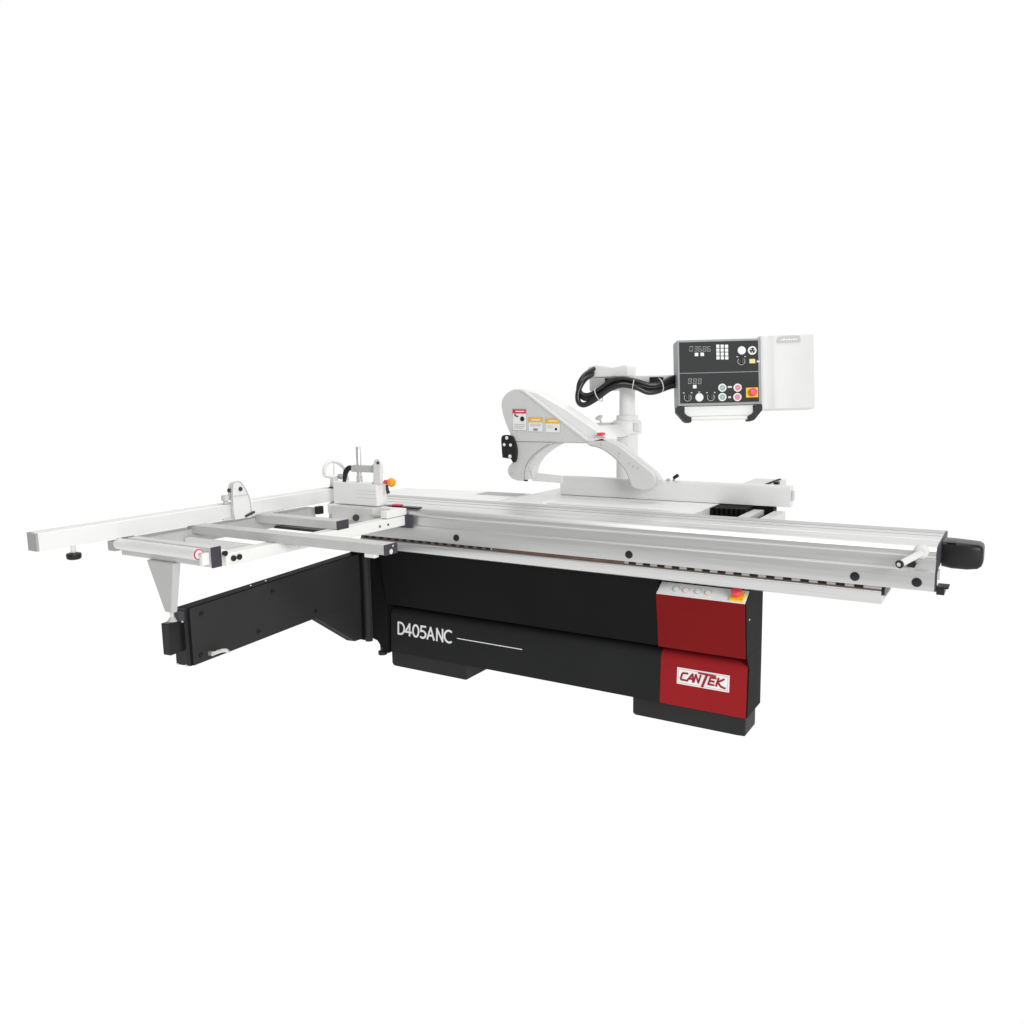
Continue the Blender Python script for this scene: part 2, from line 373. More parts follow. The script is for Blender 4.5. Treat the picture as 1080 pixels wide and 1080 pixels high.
# push handle: fat black grip sticking out past the end
hd = MB()
def ring(x, y0, y1, z0, z1):
    r = 0.20*min(y1-y0, z1-z0); pts = []
    for cy, cz, a0 in ((y1-r, z1-r, 0), (y0+r, z1-r, 90), (y0+r, z0+r, 180), (y1-r, z0+r, 270)):
        for k in range(6):
            a = math.radians(a0+k*18); pts.append(hd.v((x, cy+r*math.cos(a), cz+r*math.sin(a))))
    return pts
R_ = [ring(*a) for a in ((0.687, 0.03, 0.155, 0.790, 0.882), (0.72, 0.025, 0.155, 0.785, 0.882), (0.77, 0.025, 0.15, 0.785, 0.8795),
                         (0.802, 0.028, 0.145, 0.790, 0.878), (0.814, 0.034, 0.138, 0.800, 0.872), (0.818, 0.042, 0.128, 0.812, 0.862))]
hd.f(R_[0][::-1]); hd.f(R_[-1])
for A, B in zip(R_, R_[1:]):
    for i in range(len(A)): j = (i+1) % len(A); hd.f([A[i], A[j], B[j], B[i]])
hd.build('push_handle', PLAST, carr, 0, 50)
MB().box(0.700, 0.730, -0.004+0.03, 0.08, 0.8805, 0.8835).build('handle_plate', CAP, carr, 0.001)
br = MB()
br.box(0.6865, 0.712, -0.104, -0.03, 0.716, 0.738); br.box(0.6865, 0.724, -0.104, -0.04, 0.7383, 0.745)
br.build('end_bracket', PLAST, carr, 0.0015)
MB().box(0.687, 0.692, -0.074, -0.060, 0.762, 0.80).build('end_strap', GREYW, carr)
# lock lever near the end
lv = MB()
lv.mi = 0; lv.lathe((0.632, -0.086, 0.862), [(0.026, 0), (0.026, 0.012), (0.021, 0.022), (0.016, 0.030), (0, 0.031)], (0.0, -1, 0.12))
lv.cyl((0.632, -0.112, 0.860), (0.582, -0.214, 0.838), 0.0125, 0.0115, 20)
lv.mi = 1; lv.lathe((0.5815, -0.215, 0.8378), [(0.0125, 0), (0.0145, 0.003), (0.0145, 0.010), (0.0085, 0.011)], Vector((-0.050, -0.102, -0.022)))
lv.mi = 0; lv.lathe((0.5815, -0.215, 0.8378), [(0.0075, 0.011), (0.0070, 0.0125), (0, 0.0125)], Vector((-0.050, -0.102, -0.022)))
lv.mi = 1; lv.prism([(0.588, 0.812), (0.616, 0.809), (0.622, 0.824), (0.612, 0.836), (0.604, 0.828)], -0.128, -0.108, 'y')
lv.build('lock_lever', [GREYW, PLAST], carr, 0.001, 40)

# ---- main table -----------------------------------------------------------
mt = MB()
mt.prism([(-1.375, 0.282), (-0.335, 0.282), (-0.335, 0.99), (-1.365, 0.99)], 0.828, 0.8845, 'z')
table = mt.build('main_table', ALUT, saw, 0.003)
MB().prism([(-2.24, 0.285), (-1.40, 0.285), (-1.40, 0.66), (-2.24, 0.585)], 0.835, 0.882, 'z').build('outfeed_shelf', CREAM, table, 0.003)
MB().box(-1.66, -1.405, 0.50, 0.62, 0.8822, 0.8835).build('shelf_insert', MIDG, table)
MB().prism([(-0.50, 0.290), (-0.365, 0.290), (-0.365, 0.640), (-0.50, 0.640)], 0.8847, 0.8853, 'z').build('extension_wing', WHITE, table)
MB().prism([(-0.360, 0.290), (-0.336, 0.290), (-0.336, 0.640), (-0.360, 0.640)], 0.8847, 0.8853, 'z').build('extension_wing', WHITE, table)
arc = MB()
arc.tube([(-1.127, 0.30, 0.8845), (-1.13, 0.40, 0.8845), (-1.145, 0.50, 0.8845), (-1.19, 0.60, 0.8845), (-1.26, 0.72, 0.8845)], 0.004, 8)
arc.build('insert_seam', WHITE, table)
MB().box(-1.10, -0.45, 0.300, 0.322, 0.8848, 0.8856).build('blade_insert', BAR, table)
# black rib block and guide rail under the right end of the rip fence
rb = MB(); rb.box(-0.332, -0.168, 0.52, 0.72, 0.70, 0.884)
for k in range(7): rb.box(-0.330+k*0.023, -0.317+k*0.023, 0.508, 0.521, 0.70, 0.884)
rb.box(-0.1655, -0.075, 0.66, 0.72, 0.80, 0.882)
rb.build('ribbed_cover', BLACKP, saw, 0.002)
gr = MB()
gr.mi = 0; gr.prism([(-0.166, 0.775), (-0.166, 0.868), (-0.118, 0.868), (-0.118, 0.775)], 0.40, 0.655, 'y')
gr.prism([(-0.070, 0.815), (-0.070, 0.866), (-0.018, 0.866), (-0.018, 0.815)], 0.40, 0.655, 'y')
gr.mi = 1; gr.box(-0.1175, -0.0705, 0.415, 0.65, 0.78, 0.845)
gr.box(-0.166, -0.018, 0.4005, 0.65, 0.770, 0.7745)
gr.build('guide_rail', [GREYW, PLAST], saw, 0.0015)

# ---- rip fence -----------------------------------------------------------
fz0, fz1 = 0.8865, 0.985
fe = MB().prism([(0.650, fz0), (0.650, 0.972), (0.656, fz1), (0.700, fz1), (0.700, fz0)], -1.212, 0.004, 'x')
fence = fe.build('rip_fence', HOUSE, saw, 0.002)
MB().box(0.0045, 0.012, 0.655, 0.695, fz0+0.03, fz1-0.025).build('fence_end_plate', BAR, fence, 0.001)
fh = MB()
fh.mi = 0; fh.prism([(-0.255, 0.9), (-0.255, 0.979), (-0.100, 0.979), (-0.100, 0.9)], 0.7005, 0.99, 'y')
fh.mi = 1; fh.box(-0.138, -0.122, 0.72, 0.985, 0.9795, 0.9835)
fh.build('fence_head', [GREYW, DARKG], fence, 0.002)
MB().box(-0.0995, -0.077, 0.74, 0.775, 0.955, 0.994).build('head_stop', PLAST, fence, 0.002)
kn = MB()
kn.mi = 1; kn.cyl((-0.600, 0.66, 0.985), (-0.600, 0.66, 0.996), 0.009, 0.009, 14); kn.cyl((-0.572, 0.66, 0.985), (-0.567, 0.66, 1.004), 0.006, 0.006, 12)
kn.mi = 0; kn.cyl((-0.569, 0.652, 1.001), (-0.545, 0.652, 1.017), 0.008, 0.0095, 16)
kn.build('fence_clamp', [PLAST, MIDG], fence, 0.001)

# ---- blade guard -----------------------------------------------------------
def bez_arc(pts, sub=6):
    """closed outline rounded through its points"""
    P = [Vector((p[0], p[1])) for p in pts]; out = []
    for i in range(len(P)-1):
        a, b, c, d = P[max(i-1, 0)], P[i], P[i+1], P[min(i+2, len(P)-1)]
        for k in range(sub):
            t = k/sub; q = 0.5*((2*b)+(-a+c)*t+(2*a-5*b+4*c-d)*t*t+(-a+3*b-3*c+d)*t**3); out.append((q.x, q.y))
    out.append((P[-1].x, P[-1].y)); return out
head = bez_arc([(-1.441, 1.215), (-1.474, 1.286), (-1.494, 1.357), (-1.487, 1.405), (-1.456, 1.437), (-1.415, 1.453), (-1.371, 1.454)], 5)
shield = head + [(-1.345, 1.445), (-0.975, 1.193), (-0.983, 1.178), (-1.427, 1.178)]
gb = MB().prism(shield, 0.518, 0.548, 'y')
guard = gb.build('blade_guard', GREYW, saw, 0.004)
bk = bez_arc([(-1.430, 1.20), (-1.462, 1.286), (-1.480, 1.357), (-1.473, 1.400), (-1.445, 1.43), (-1.41, 1.447), (-1.366, 1.449)], 4)
MB().prism(bk + [(-1.30, 1.437), (-1.12, 1.346), (-0.888, 1.205), (-0.872, 1.190), (-0.95, 1.172), (-1.415, 1.172)], 0.5485, 0.66, 'y').build('guard_housing', WHITE, guard, 0.006)
arch_o = bez_arc([(-1.190, 1.170), (-1.235, 1.150), (-1.300, 1.106), (-1.343, 1.055), (-1.358, 1.004), (-1.355, 0.968)], 5)
leg = [(-1.427, 1.1765)] + [(-1.185, 1.1765)] + arch_o + bez_arc([(-1.407, 0.966), (-1.449, 0.983), (-1.466, 1.015), (-1.453, 1.047), (-1.420, 1.073)], 4)
MB().prism(leg, 0.522, 0.556, 'y').build('guard_leg', GREYW, guard, 0.003)
arch_i = [(x+0.026, z-0.004) for x, z in arch_o]
MB().prism([(-1.40, 1.171)] + [(-1.14, 1.171)] + arch_i[:-3] + [(-1.331, 0.985), (-1.345, 0.972), (-1.40, 0.972)], 0.5565, 0.62, 'y').build('inner_leg', WHITE, guard)
arch_r = bez_arc([(-0.979, 1.166), (-0.930, 1.160), (-0.883, 1.143), (-0.821, 1.102), (-0.771, 1.052), (-0.747, 1.003), (-0.737, 0.975), (-0.715, 0.957)], 5)
legr = [(-0.979, 1.185), (-0.894, 1.203), (-0.81, 1.168), (-0.628, 1.037)] + bez_arc([(-0.617, 1.022), (-0.612, 1.000), (-0.622, 0.975), (-0.645, 0.957), (-0.680, 0.953)], 4) + arch_r[::-1]
rl = MB().prism(legr, 0.512, 0.545, 'y').build('guard_leg', GREYW, guard, 0.003)
rim = MB().prism([(-0.905, 1.207), (-0.81, 1.1705), (-0.630, 1.0395), (-0.618, 1.028), (-0.600, 1.000), (-0.612, 0.968), (-0.625, 0.966), (-0.616, 1.0), (-0.628, 1.026), (-0.812, 1.158), (-0.90, 1.194)], 0.546, 0.59, 'y')
rim.build('leg_rim', GREYW, guard, 0.002)
for nm, ar_, yq in (('arch_seam', arch_o[2:], 0.5215), ('arch_seam', arch_r[2:], 0.5115)):
    MB().tube([(x, yq, z) for x, z in (ar_[:-4] if ar_[-1][0] > -1 else ar_)[::2]], 0.0028, 6, 0, 2).build(nm, MIDG, guard)
sc_ = MB().lathe((-0.800, 0.512, 1.128), [(0.006, -0.001), (0.006, 0.002), (0, 0.0025)], (0, -1, 0), 14).build('screw', BAR, rl)
for dx, dz in ((0.052, -0.047), (0.075, -0.060), (0.100, -0.070), (-0.10, 0.045)): copy_at(sc_, (dx, 0, dz))
MB().lathe((-1.434, 0.522, 1.005), [(0.008, -0.001), (0.008, 0.002), (0, 0.003)], (0, -1, 0), 14).build('screw', BAR, guard)
MB().box(-1.362, -1.338, 0.520, 0.5225, 0.9655, 0.973).build('pin', PLAST, guard)
# bright edge strip along the sloping top of the shield
MB().prism([(-1.371, 1.4555), (-1.345, 1.447), (-0.980, 1.1985), (-0.868, 1.203), (-0.873, 1.190), (-0.985, 1.1865), (-1.352, 1.4385), (-1.374, 1.447)], 0.512, 0.5195, 'y').build('shield_rim', WHITE, guard, 0.0015)
MB().prism([(-0.908+0.0150*math.cos(k*PI/12), 1.2225+0.0085*math.sin(k*PI/12)) for k in range(24)], 0.5085, 0.547, 'y').build('red_badge', PINKR, guard)
# black hinge plate at the front edge, with light screw holes
hp = MB(); hp.mi = 0
hp.prism(bez_arc([(-1.483, 1.090), (-1.487, 1.14), (-1.484, 1.206), (-1.424, 1.207), (-1.405, 1.170), (-1.396, 1.130), (-1.402, 1.082), (-1.415, 1.065), (-1.430, 1.085)], 4), 0.500, 0.5215, 'y')
hp.mi = 1
for x, z, r in ((-1.453, 1.197, 0.010), (-1.470, 1.160, 0.009), (-1.430, 1.159, 0.009), (-1.435, 1.098, 0.011)): hp.cyl((x, 0.501, z), (x, 0.498, z), r, r*0.9, 14)
hp.build('hinge_plate', [PLAST, LABW], guard, 0.001)
# shoe bar behind the fence end
MB().prism([(-1.345, 1.006), (-1.165, 0.995), (-1.165, 0.958), (-1.345, 0.962)], 0.575, 0.60, 'y').build('guard_shoe', WHITE, guard, 0.002)
# warning labels
def wlabel(x0, x1, z0, z1, head_m, hz, marks, heading):
    lb = MB()
    lb.mi = 2; lb.box(x0-0.0015, x1+0.0015, 0.5165, 0.5182, z0-0.0015, z1+0.0015)
    lb.mi = 0; lb.box(x0, x1, 0.5155, 0.5164, z0, z1)
    lb.mi = 1; lb.box(x0+0.001, x1-0.001, 0.5143, 0.5154, z1-hz, z1-0.001)
    lb.mi = 0; lb.box(x0+0.020, x1-0.012, 0.5138, 0.5142, z1-hz*0.62, z1-hz*0.40)
    lb.mi = 3
    for kind, a in marks:
        if kind == 'c': lb.cyl((a[0], 0.5152, a[1]), (a[0], 0.5140, a[1]), a[2], a[2], 16)
        else:
            lb.mi = 4 if kind == 'g' else 3
            lb.box(a[0], a[1], 0.5142, 0.5152, a[2], a[3]); lb.mi = 3
    lb.build('warning_label', [LABW, head_m, GINK, INK, GINK], guard)
wlabel(-1.423, -1.339, 1.238, 1.350, LABR, 0.024, [('c', (-1.363, 1.298, 0.013)), ('b', (-1.412, -1.402, 1.312, 1.322)), ('b', (-1.402, -1.388, 1.308, 1.315)),
        ('g', (-1.415, -1.347, 1.268, 1.270)), ('g', (-1.415, -1.347, 1.258, 1.260)), ('g', (-1.415, -1.360, 1.248, 1.250))], 0)
wlabel(-1.325, -1.240, 1.232, 1.306, LABO, 0.026, [('g', (-1.296, -1.268, 1.237, 1.248)), ('b', (-1.290, -1.274, 1.239, 1.242)), ('g', (-1.315, -1.25, 1.262, 1.2635)), ('g', (-1.315, -1.25, 1.270, 1.2715))], 0)
wlabel(-1.222, -1.137, 1.228, 1.301, LABO, 0.026, [('c', (-1.160, 1.246, 0.007)), ('g', (-1.212, -1.178, 1.262, 1.2635)), ('g', (-1.212, -1.178, 1.252, 1.2535))], 0)

# ---- column, bracket and console arm -------------------------------------
CX, CY = -0.975, 1.0
co = MB().lathe((CX, CY, 0.88), [(0.085, 0), (0.085, 0.03), (0.060, 0.036), (0.059, 0.335), (0.060, 0.34), (0.060, 0.42), (0.044, 0.424), (0.043, 0.55), (0.046, 0.555), (0.046, 0.615), (0, 0.616)], n=40)
column = co.build('guard_column', WHITE, saw, 0, 40)
bk = MB().lathe((CX, CY, 1.198), [(0.0605, 0.004), (0.078, 0), (0.080, 0.010), (0.080, 0.066), (0.074, 0.076), (0.0605, 0.078)], n=40)
bk.box(CX+0.066, CX+0.095, CY-0.06, CY-0.02, 1.215, 1.262)
bk.build('column_clamp', WHITE, column, 0.003, 40)
ga = MB().prism([(-1.245, 1.254), (-1.05, 1.262), (-1.05, 1.203), (-0.96, 1.203), (-0.96, 1.197), (-1.245, 1.185)], 0.955, 1.03, 'y')
ga.build('guard_arm', GREYW, column, 0.006)
gl = MB().prism([(-1.06, 1.252), (-1.0, 1.252), (-0.93, 1.20), (-0.93, 1.190), (-1.06, 1.190)], 0.66, 0.945, 'y')
gl.build('guard_link', WHITE, column, 0.006)
tk = MB().lathe((-1.100, 0.93, 1.262), [(0.006, 0), (0.006, 0.02), (0.020, 0.026), (0.022, 0.036), (0.012, 0.042), (0, 0.043)], (-0.3, -0.4, 1))
tk.build('clamp_knob', GREYW, column, 0, 40)
hs = MB()
hs.prism([(-1.186, 1.512), (-1.186, 1.560), (-1.178, 1.574), (-1.135, 1.582), (-1.03, 1.566), (-0.965, 1.578), (-0.945, 1.574), (-0.937, 1.562), (-0.937, 1.512)], 0.93, 1.04, 'y')
hous = hs.build('arm_housing', CREAM, column, 0.008)
MB().box(-1.182, -1.045, 0.945, 1.075, 1.436, 1.511).build('junction_box', GREYW, hous, 0.006)
u0 = Vector((0.916, 0.401, 0)).normalized()
ar = MB(); ar.M = frame((-0.95, 1.005, 1.492), u0, (0, 0, 1)); ar.box(0, 0.40, -0.035, 0.035, -0.026, 0.024)
ar.build('console_arm', GREYW, column, 0.006)

# ---- corrugated cables ------------------------------------------------------
path = [(-1.150, 0.95, 1.540), (-1.176, 0.88, 1.512), (-1.196, 0.85, 1.462), (-1.182, 0.845, 1.414), (-1.135, 0.845, 1.396), (-1.068, 0.845, 1.420), (-1.003, 0.85, 1.460),
        (-0.94, 0.86, 1.476), (-0.865, 0.885, 1.466), (-0.805, 0.915, 1.452), (-0.76, 0.95, 1.462), (-0.715, 1.02, 1.487), (-0.64, 1.12, 1.503)]
cb = MB().tube(path, 0.0160, 14, 0.05, 14)
cable = cb.build('cable', HOSE, saw, 0, 60)
MB().tube([(x+0.012*math.sin(i*1.1), y-0.028, z-0.022+0.012*math.cos(i*0.9)) for i, (x, y, z) in enumerate(path)], 0.0145, 14, 0.05, 14).build('cable', HOSE, saw, 0, 60)
MB().tube([(x+0.006, y-0.014, z+0.020-0.009*math.sin(i*0.8)) for i, (x, y, z) in enumerate(path)], 0.0125, 14, 0.05, 14).build('cable', HOSE, saw, 0, 60)
def tie(k, r, dx=0, dz=0):
    t = MB(); p = Vector(path[k]); n = (Vector(path[k+1])-Vector(path[k-1])).normalized(); a = n.orthogonal().normalized(); b = n.cross(a); c = p+Vector((dx, -0.013, -0.004+dz))
    t.tube([c+r*(a*math.cos(q*PI/6)+b*math.sin(q*PI/6)) for q in range(12)], 0.0026, 8, 0, 3, True)
    return t.build('cable_tie', GREYW, cable)
tie(5, 0.038); tie(8, 0.037, -0.02); tie(10, 0.038, 0, 0.004)
for c in ((-1.02, 0.90, 1.490), (-0.785, 0.955, 1.490)):
    MB().box(c[0]-0.024, c[0]+0.024, c[1]-0.045, c[1]+0.04, c[2]-0.018, c[2]+0.016).build('cable_clip', PLAST, cable, 0.003)

# ---- control console --------------------------------------------------------
S = 0.0050018          # metres per photo pixel on the console face
tilt = math.radians(7.0); th = math.radians(31.7); rl_ = math.radians(0.45)
uu = Vector((math.cos(th), math.sin(th), 0)); nn = Vector((math.sin(th)*math.cos(tilt), -math.cos(th)*math.cos(tilt), 0)).normalized()
vv = (Vector((0, 0, 1))*math.cos(tilt) - nn*math.sin(tilt)).normalized()
uR = (uu*math.cos(rl_) + vv*math.sin(rl_)); vR = (vv*math.cos(rl_) - uu*math.sin(rl_))
CM = frame((-0.482, 1.076, 1.524), uR, vR)
def K(): m = MB(); m.M = CM; return m      # local: x right, z up, -y out of the face
W2, H2 = 0.221, 0.174
cs = K(); cs.box(-W2, W2, 0.0, 0.110, -H2, H2)
console = cs.build('control_console', FRAMEG, saw, 0.005)
K().box(-W2+0.011, W2-0.015, -0.0015, 0.0005, 0.001, H2-0.012).build('upper_face', FACE, console)
K().box(-W2+0.011, W2-0.015, -0.0015, 0.0005, -H2+0.014, -0.003).build('lower_face', FACE, console)
def kp(zx, zy):   # spot on the face, from the panel's own layout grid (zoomed drawing units)
    x = (zx/9.818 + 700 - 756.0)*S; z = -((zy/9.818 + 345) - 391.3 + 0.034*((zx/9.818+700)-756))*S
    return x, z
SEG = {'0': 'abcdef', '1': 'bc', '2': 'abged', '3': 'abgcd', '4': 'fgbc', '5': 'afgcd', '6': 'afgedc', '8': 'abcdefg'}
def digits(name, zx, zy, s, w, h, step):
    d = K()
    for i, ch in enumerate(s):
        x, z = kp(zx+i*step, zy); t = 0.0032
        P = {'a': (-w/2, w/2, h/2-t, h/2), 'g': (-w/2, w/2, -t/2, t/2), 'd': (-w/2, w/2, -h/2, -h/2+t),
             'f': (-w/2-t, -w/2, 0.002, h/2), 'b': (w/2, w/2+t, 0.002, h/2), 'e': (-w/2-t, -w/2, -h/2, -0.002), 'c': (w/2, w/2+t, -h/2, -0.002)}
        for k in SEG[ch]:
            a = P[k]; sh = 0.12*(a[2]+a[3])/2
            d.box(x+a[0]+sh, x+a[1]+sh, -0.0022, -0.0016, z+a[2], z+a[3])
    d.build(name, DIGIT, console)
digits('position_display', 262, 216, '03686', 0.012, 0.027, 46)
digits('saw_angle_display', 243, 550, '888', 0.012, 0.028, 50)
pad = K()
for i in range(3):
    for j in range(4):
        x, z = kp(537+i*45, 187+j*40); pad.box(x-0.0085, x+0.0085, -0.0035, -0.0016, z-0.0085, z+0.0085)
pad.build('keypad', LABW, console, 0.001)
for p in ((315, 274), (374, 272), (290, 606)):
    x, z = kp(*p); K().box(x-0.0095, x+0.0095, -0.0040, -0.0016, z-0.009, z+0.009).build('square_button', LABW, console, 0.001)
def roundb(name, p, mats, r, kind):
    b = K(); x, z = kp(*p)
    def lat(rad_h, mi):
        b.mi = mi
        M0 = b.M; c = M0 @ Vector((x, -0.0016, z)); ax = (M0.to_3x3() @ Vector((0, -1, 0))); b.M = Matrix.Identity(4)
        b.lathe(c, rad_h, ax, 24); b.M = M0
    if kind == 'white': lat([(r, 0), (r, 0.007), (r*0.86, 0.010), (0, 0.010)], 0)
    if kind == 'ring':
        lat([(r, 0), (r, 0.006), (r*0.84, 0.0075), (r*0.74, 0.0075)], 0); lat([(r*0.66, 0.0005), (r*0.66, 0.0080), (0, 0.0080)], 1)
        for k in range(3):
            a = k*2*PI/3+0.4; b.mi = 0; b.box(x+r*0.42*math.cos(a)-0.003, x+r*0.42*math.cos(a)+0.003, -0.0106, -0.0097, z+r*0.42*math.sin(a)-0.003, z+r*0.42*math.sin(a)+0.003)
    if kind == 'col': lat([(r, 0), (r, 0.006), (r*0.74, 0.0075)], 0); lat([(r*0.745, 0.0005), (r*0.72, 0.0078), (r*0.6, 0.009), (0, 0.009)], 1)
    if kind == 'knob':
        b.mi = 0     # printed ring around the selector, open at the top
        ang = [math.radians(-225+k*18) for k in range(16)]
        for a0, a1 in zip(ang, ang[1:]):
            b.prism([(x+q*math.cos(t), z+q*math.sin(t)) for q, t in ((r*0.98, a0), (r*0.98, a1), (r*1.10, a1), (r*1.10, a0))], -0.0022, -0.0016, 'y')
        lat([(r*0.80, 0), (r*0.74, 0.012), (0, 0.013)], 1)
        b.mi = 1; b.box(x-0.004, x+0.004, -0.024, -0.0148, z-r*0.7, z+r*0.7)
        for sx in (-1, 1): b.mi = 0; b.box(x+sx*r*1.15-0.004, x+sx*r*1.15+0.004, -0.0024, -0.0016, z+r*1.35-0.0025, z+r*1.35+0.0025)
    b.build(name, mats, console)
roundb('indicator_button', (781, 230), [LABW, PLAST], 0.0215, 'white')
roundb('key_lock', (890, 229), [LABW, FACE], 0.0225, 'ring')
roundb('selector_knob', (778, 340), [GREYW, PLAST], 0.0180, 'knob')
roundb('selector_knob', (216, 719), [GREYW, PLAST], 0.0180, 'knob')
roundb('selector_knob', (456, 714), [GREYW, PLAST], 0.0180, 'knob')
roundb('indicator_button', (334, 718), [LABW, PLAST], 0.0215, 'white')
for p, m in (((574, 616), GREENB), ((572, 712), GREENB), ((732, 614), PINKB), ((728, 711), PINKB)): roundb('start_button' if m is GREENB else 'stop_button', p, [LABW, m], 0.0215, 'col')
x, z = kp(890, 338); K().box(x-0.0155, x+0.0155, -0.006, -0.0016, z-0.0115, z+0.0115).build('yellow_button', PYEL, console, 0.0015)
for p, w, h in (((952, 340), 0.008, 0.005), ((654, 606), 0.011, 0.0045), ((650, 712), 0.007, 0.005), ((336, 662), 0.006, 0.002)):
    x, z = kp(*p); K().box(x-w, x+w, -0.0024, -0.0016, z-h, z+h).build('printed_symbol', GREYW, console)
es = K(); x, z = kp(880, 662)
es.mi = 0; es.box(x-0.032, x+0.032, -0.008, -0.0016, z-0.026, z+0.026)
M0 = es.M; c = M0 @ Vector((x, -0.0081, z)); ax = M0.to_3x3() @ Vector((0, -1, 0)); es.M = Matrix.Identity(4)
es.mi = 1; es.lathe(c, [(0.012, 0), (0.012, 0.008), (0.0205, 0.012), (0.021, 0.022), (0.016, 0.027), (0, 0.028)], ax, 28)
es.build('emergency_stop', [YEL, PINKR], console, 0.0015)
# handle brackets and bar underneath
hb = [(-0.230, -0.178), (-0.230, -0.205), (-0.188, -0.255), (-0.176, -0.260), (-0.154, -0.260), (-0.152, -0.234), (-0.172, -0.226), (-0.188, -0.212), (-0.188, -0.178)]
K().prism(hb, -0.006, 0.05, 'y').build('handle_bracket', FACE, console, 0.002)
K().prism([(-p[0]-0.008, p[1]) for p in hb], -0.006, 0.05, 'y').build('handle_bracket', FACE, console, 0.002)
K().box(-0.188, 0.180, 0.015, 0.060, -0.228, -0.1745).build('handle_mount', WHITE, console, 0.003)
hb_ = K(); hb_.cyl((-0.175, 0.015, -0.240), (0.165, 0.015, -0.240), 0.0115, 0.0115, 20); hb_.build('grip_bar', CREAM, console)
# white housing to the right of the face
wb = K()
wb.prism([(0.2215, 0.004), (0.236, 0.026), (0.258, 0.030), (0.285, 0.016), (0.30, 0.012), (0.495, 0.012), (0.508, 0.022), (0.508, 0.12), (0.2215, 0.12)], -0.200, 0.190, 'z')
hsg = wb.build('side_housing', HOUSE, console, 0.004, 50)
pl = K(); pl.mi = 0
pl.prism(bez_arc([(0.312, 0.148), (0.307, 0.158), (0.314, 0.170), (0.326, 0.181), (0.418, 0.184), (0.432, 0.173), (0.434, 0.160), (0.428, 0.150)], 4), 0.0075, 0.0118, 'y')
pl.mi = 1
for k in range(7): pl.box(0.328+k*0.013, 0.337+k*0.013, 0.0065, 0.0074, 0.160, 0.160+0.006+0.003*(k % 2))
pl.build('name_plate', [PLATE, LABW], hsg, 0.001)

# ---- crosscut frame -----------------------------------------------------
cf = MB()
fb = cf.prism([(-1.725, 0.800), (-1.725, 0.848), (-1.660, 0.848), (-1.660, 0.800)], -1.21, -0.125, 'y').build('crosscut_frame', CREAM, saw, 0.003)
MB().box(-1.728, -1.627, -0.1245, -0.1065, 0.787, 0.8495).build('frame_end_plate', CAP, fb, 0.001)
for y in (-0.255, -0.315):
    MB().lathe((-1.660, y, 0.822), [(0.006, -0.001), (0.006, 0.0015), (0, 0.002)], (1, 0, 0), 14).build('frame_screw', CAP, fb)
for y in (-1.176, -1.148):
    MB().lathe((-1.660, y, 0.826), [(0.0115, -0.001), (0.0115, 0.006), (0.008, 0.008), (0, 0.008)], (1, 0, 0), 18).build('frame_bolt', PLAST, fb)
MB().lathe((-1.659, -1.218, 0.853), [(0.009, -0.002), (0.011, 0.010), (0, 0.011)], (1, 0, 0), 16).build('frame_bolt', PLAST, fb)
MB().box(-2.262, -2.190, -1.21, -0.20, 0.803, 0.868).build('rear_beam', BAR, fb, 0.003)
# cross bars
MB().box(-2.225, -1.6650, -1.274, -1.230, 0.806, 0.882).build('end_beam', GREYW, fb, 0.003)
MB().box(-1.6645, -1.6590, -1.275, -1.2290, 0.804, 0.884).build('beam_cap', CAP, fb, 0.002)
MB().box(-2.19, -1.665, -0.598, -0.528, 0.8485, 0.886).build('cross_bar', BAR, fb, 0.003)
MB().box(-1.6645, -1.6585, -0.600, -0.526, 0.8470, 0.8875).build('bar_cap', CAP, fb, 0.0015)
MB().box(-2.205, -1.7265, -0.480, -0.40, 0.800, 0.812).build('under_plate', PLAST, fb)
lb_ = MB().box(-2.22, -1.088, -0.955, -0.885, 0.8485, 0.886).build('support_bar', BAR, fb, 0.003)
lc = MB(); lc.mi = 0; lc.box(-1.0875, -1.083, -0.957, -0.883, 0.8470, 0.8875); lc.mi = 1; lc.cyl((-1.0826, -0.922, 0.858), (-1.0815, -0.922, 0.858), 0.010, 0.010, 16); lc.cyl((-1.0826, -0.91, 0.878), (-1.0815, -0.91, 0.878), 0.004, 0.004, 10)
lc.build('bar_cap', [CAP, GREYW], fb, 0.0015)
MB().box(-1.19, -1.14, -0.952, -0.925, 0.832, 0.848).build('bar_stop', CREAM, fb, 0.002)
# diagonal brace between end beam and front beam, lug under the support bar
dg = MB(); dg.hexa([(-1.86, -1.205, 0.812), (-1.80, -1.205, 0.812), (-1.7265, -0.99, 0.812), (-1.7265, -1.04, 0.812), (-1.86, -1.205, 0.835), (-1.80, -1.205, 0.835), (-1.7265, -0.99, 0.835), (-1.7265, -1.04, 0.835)])
dg.build('corner_brace', WHITE, fb)
MB().lathe((-1.635, -0.885, 0.8470), [(0.030, 0), (0.034, -0.012), (0.026, -0.024), (0, -0.025)], (0, 0, 1), 20).build('support_lug', GREYW, fb, 0, 40)
MB().box(-2.185, -1.727, -1.00, -0.965, 0.806, 0.836).build('inner_bar', WHITE, fb, 0.002)
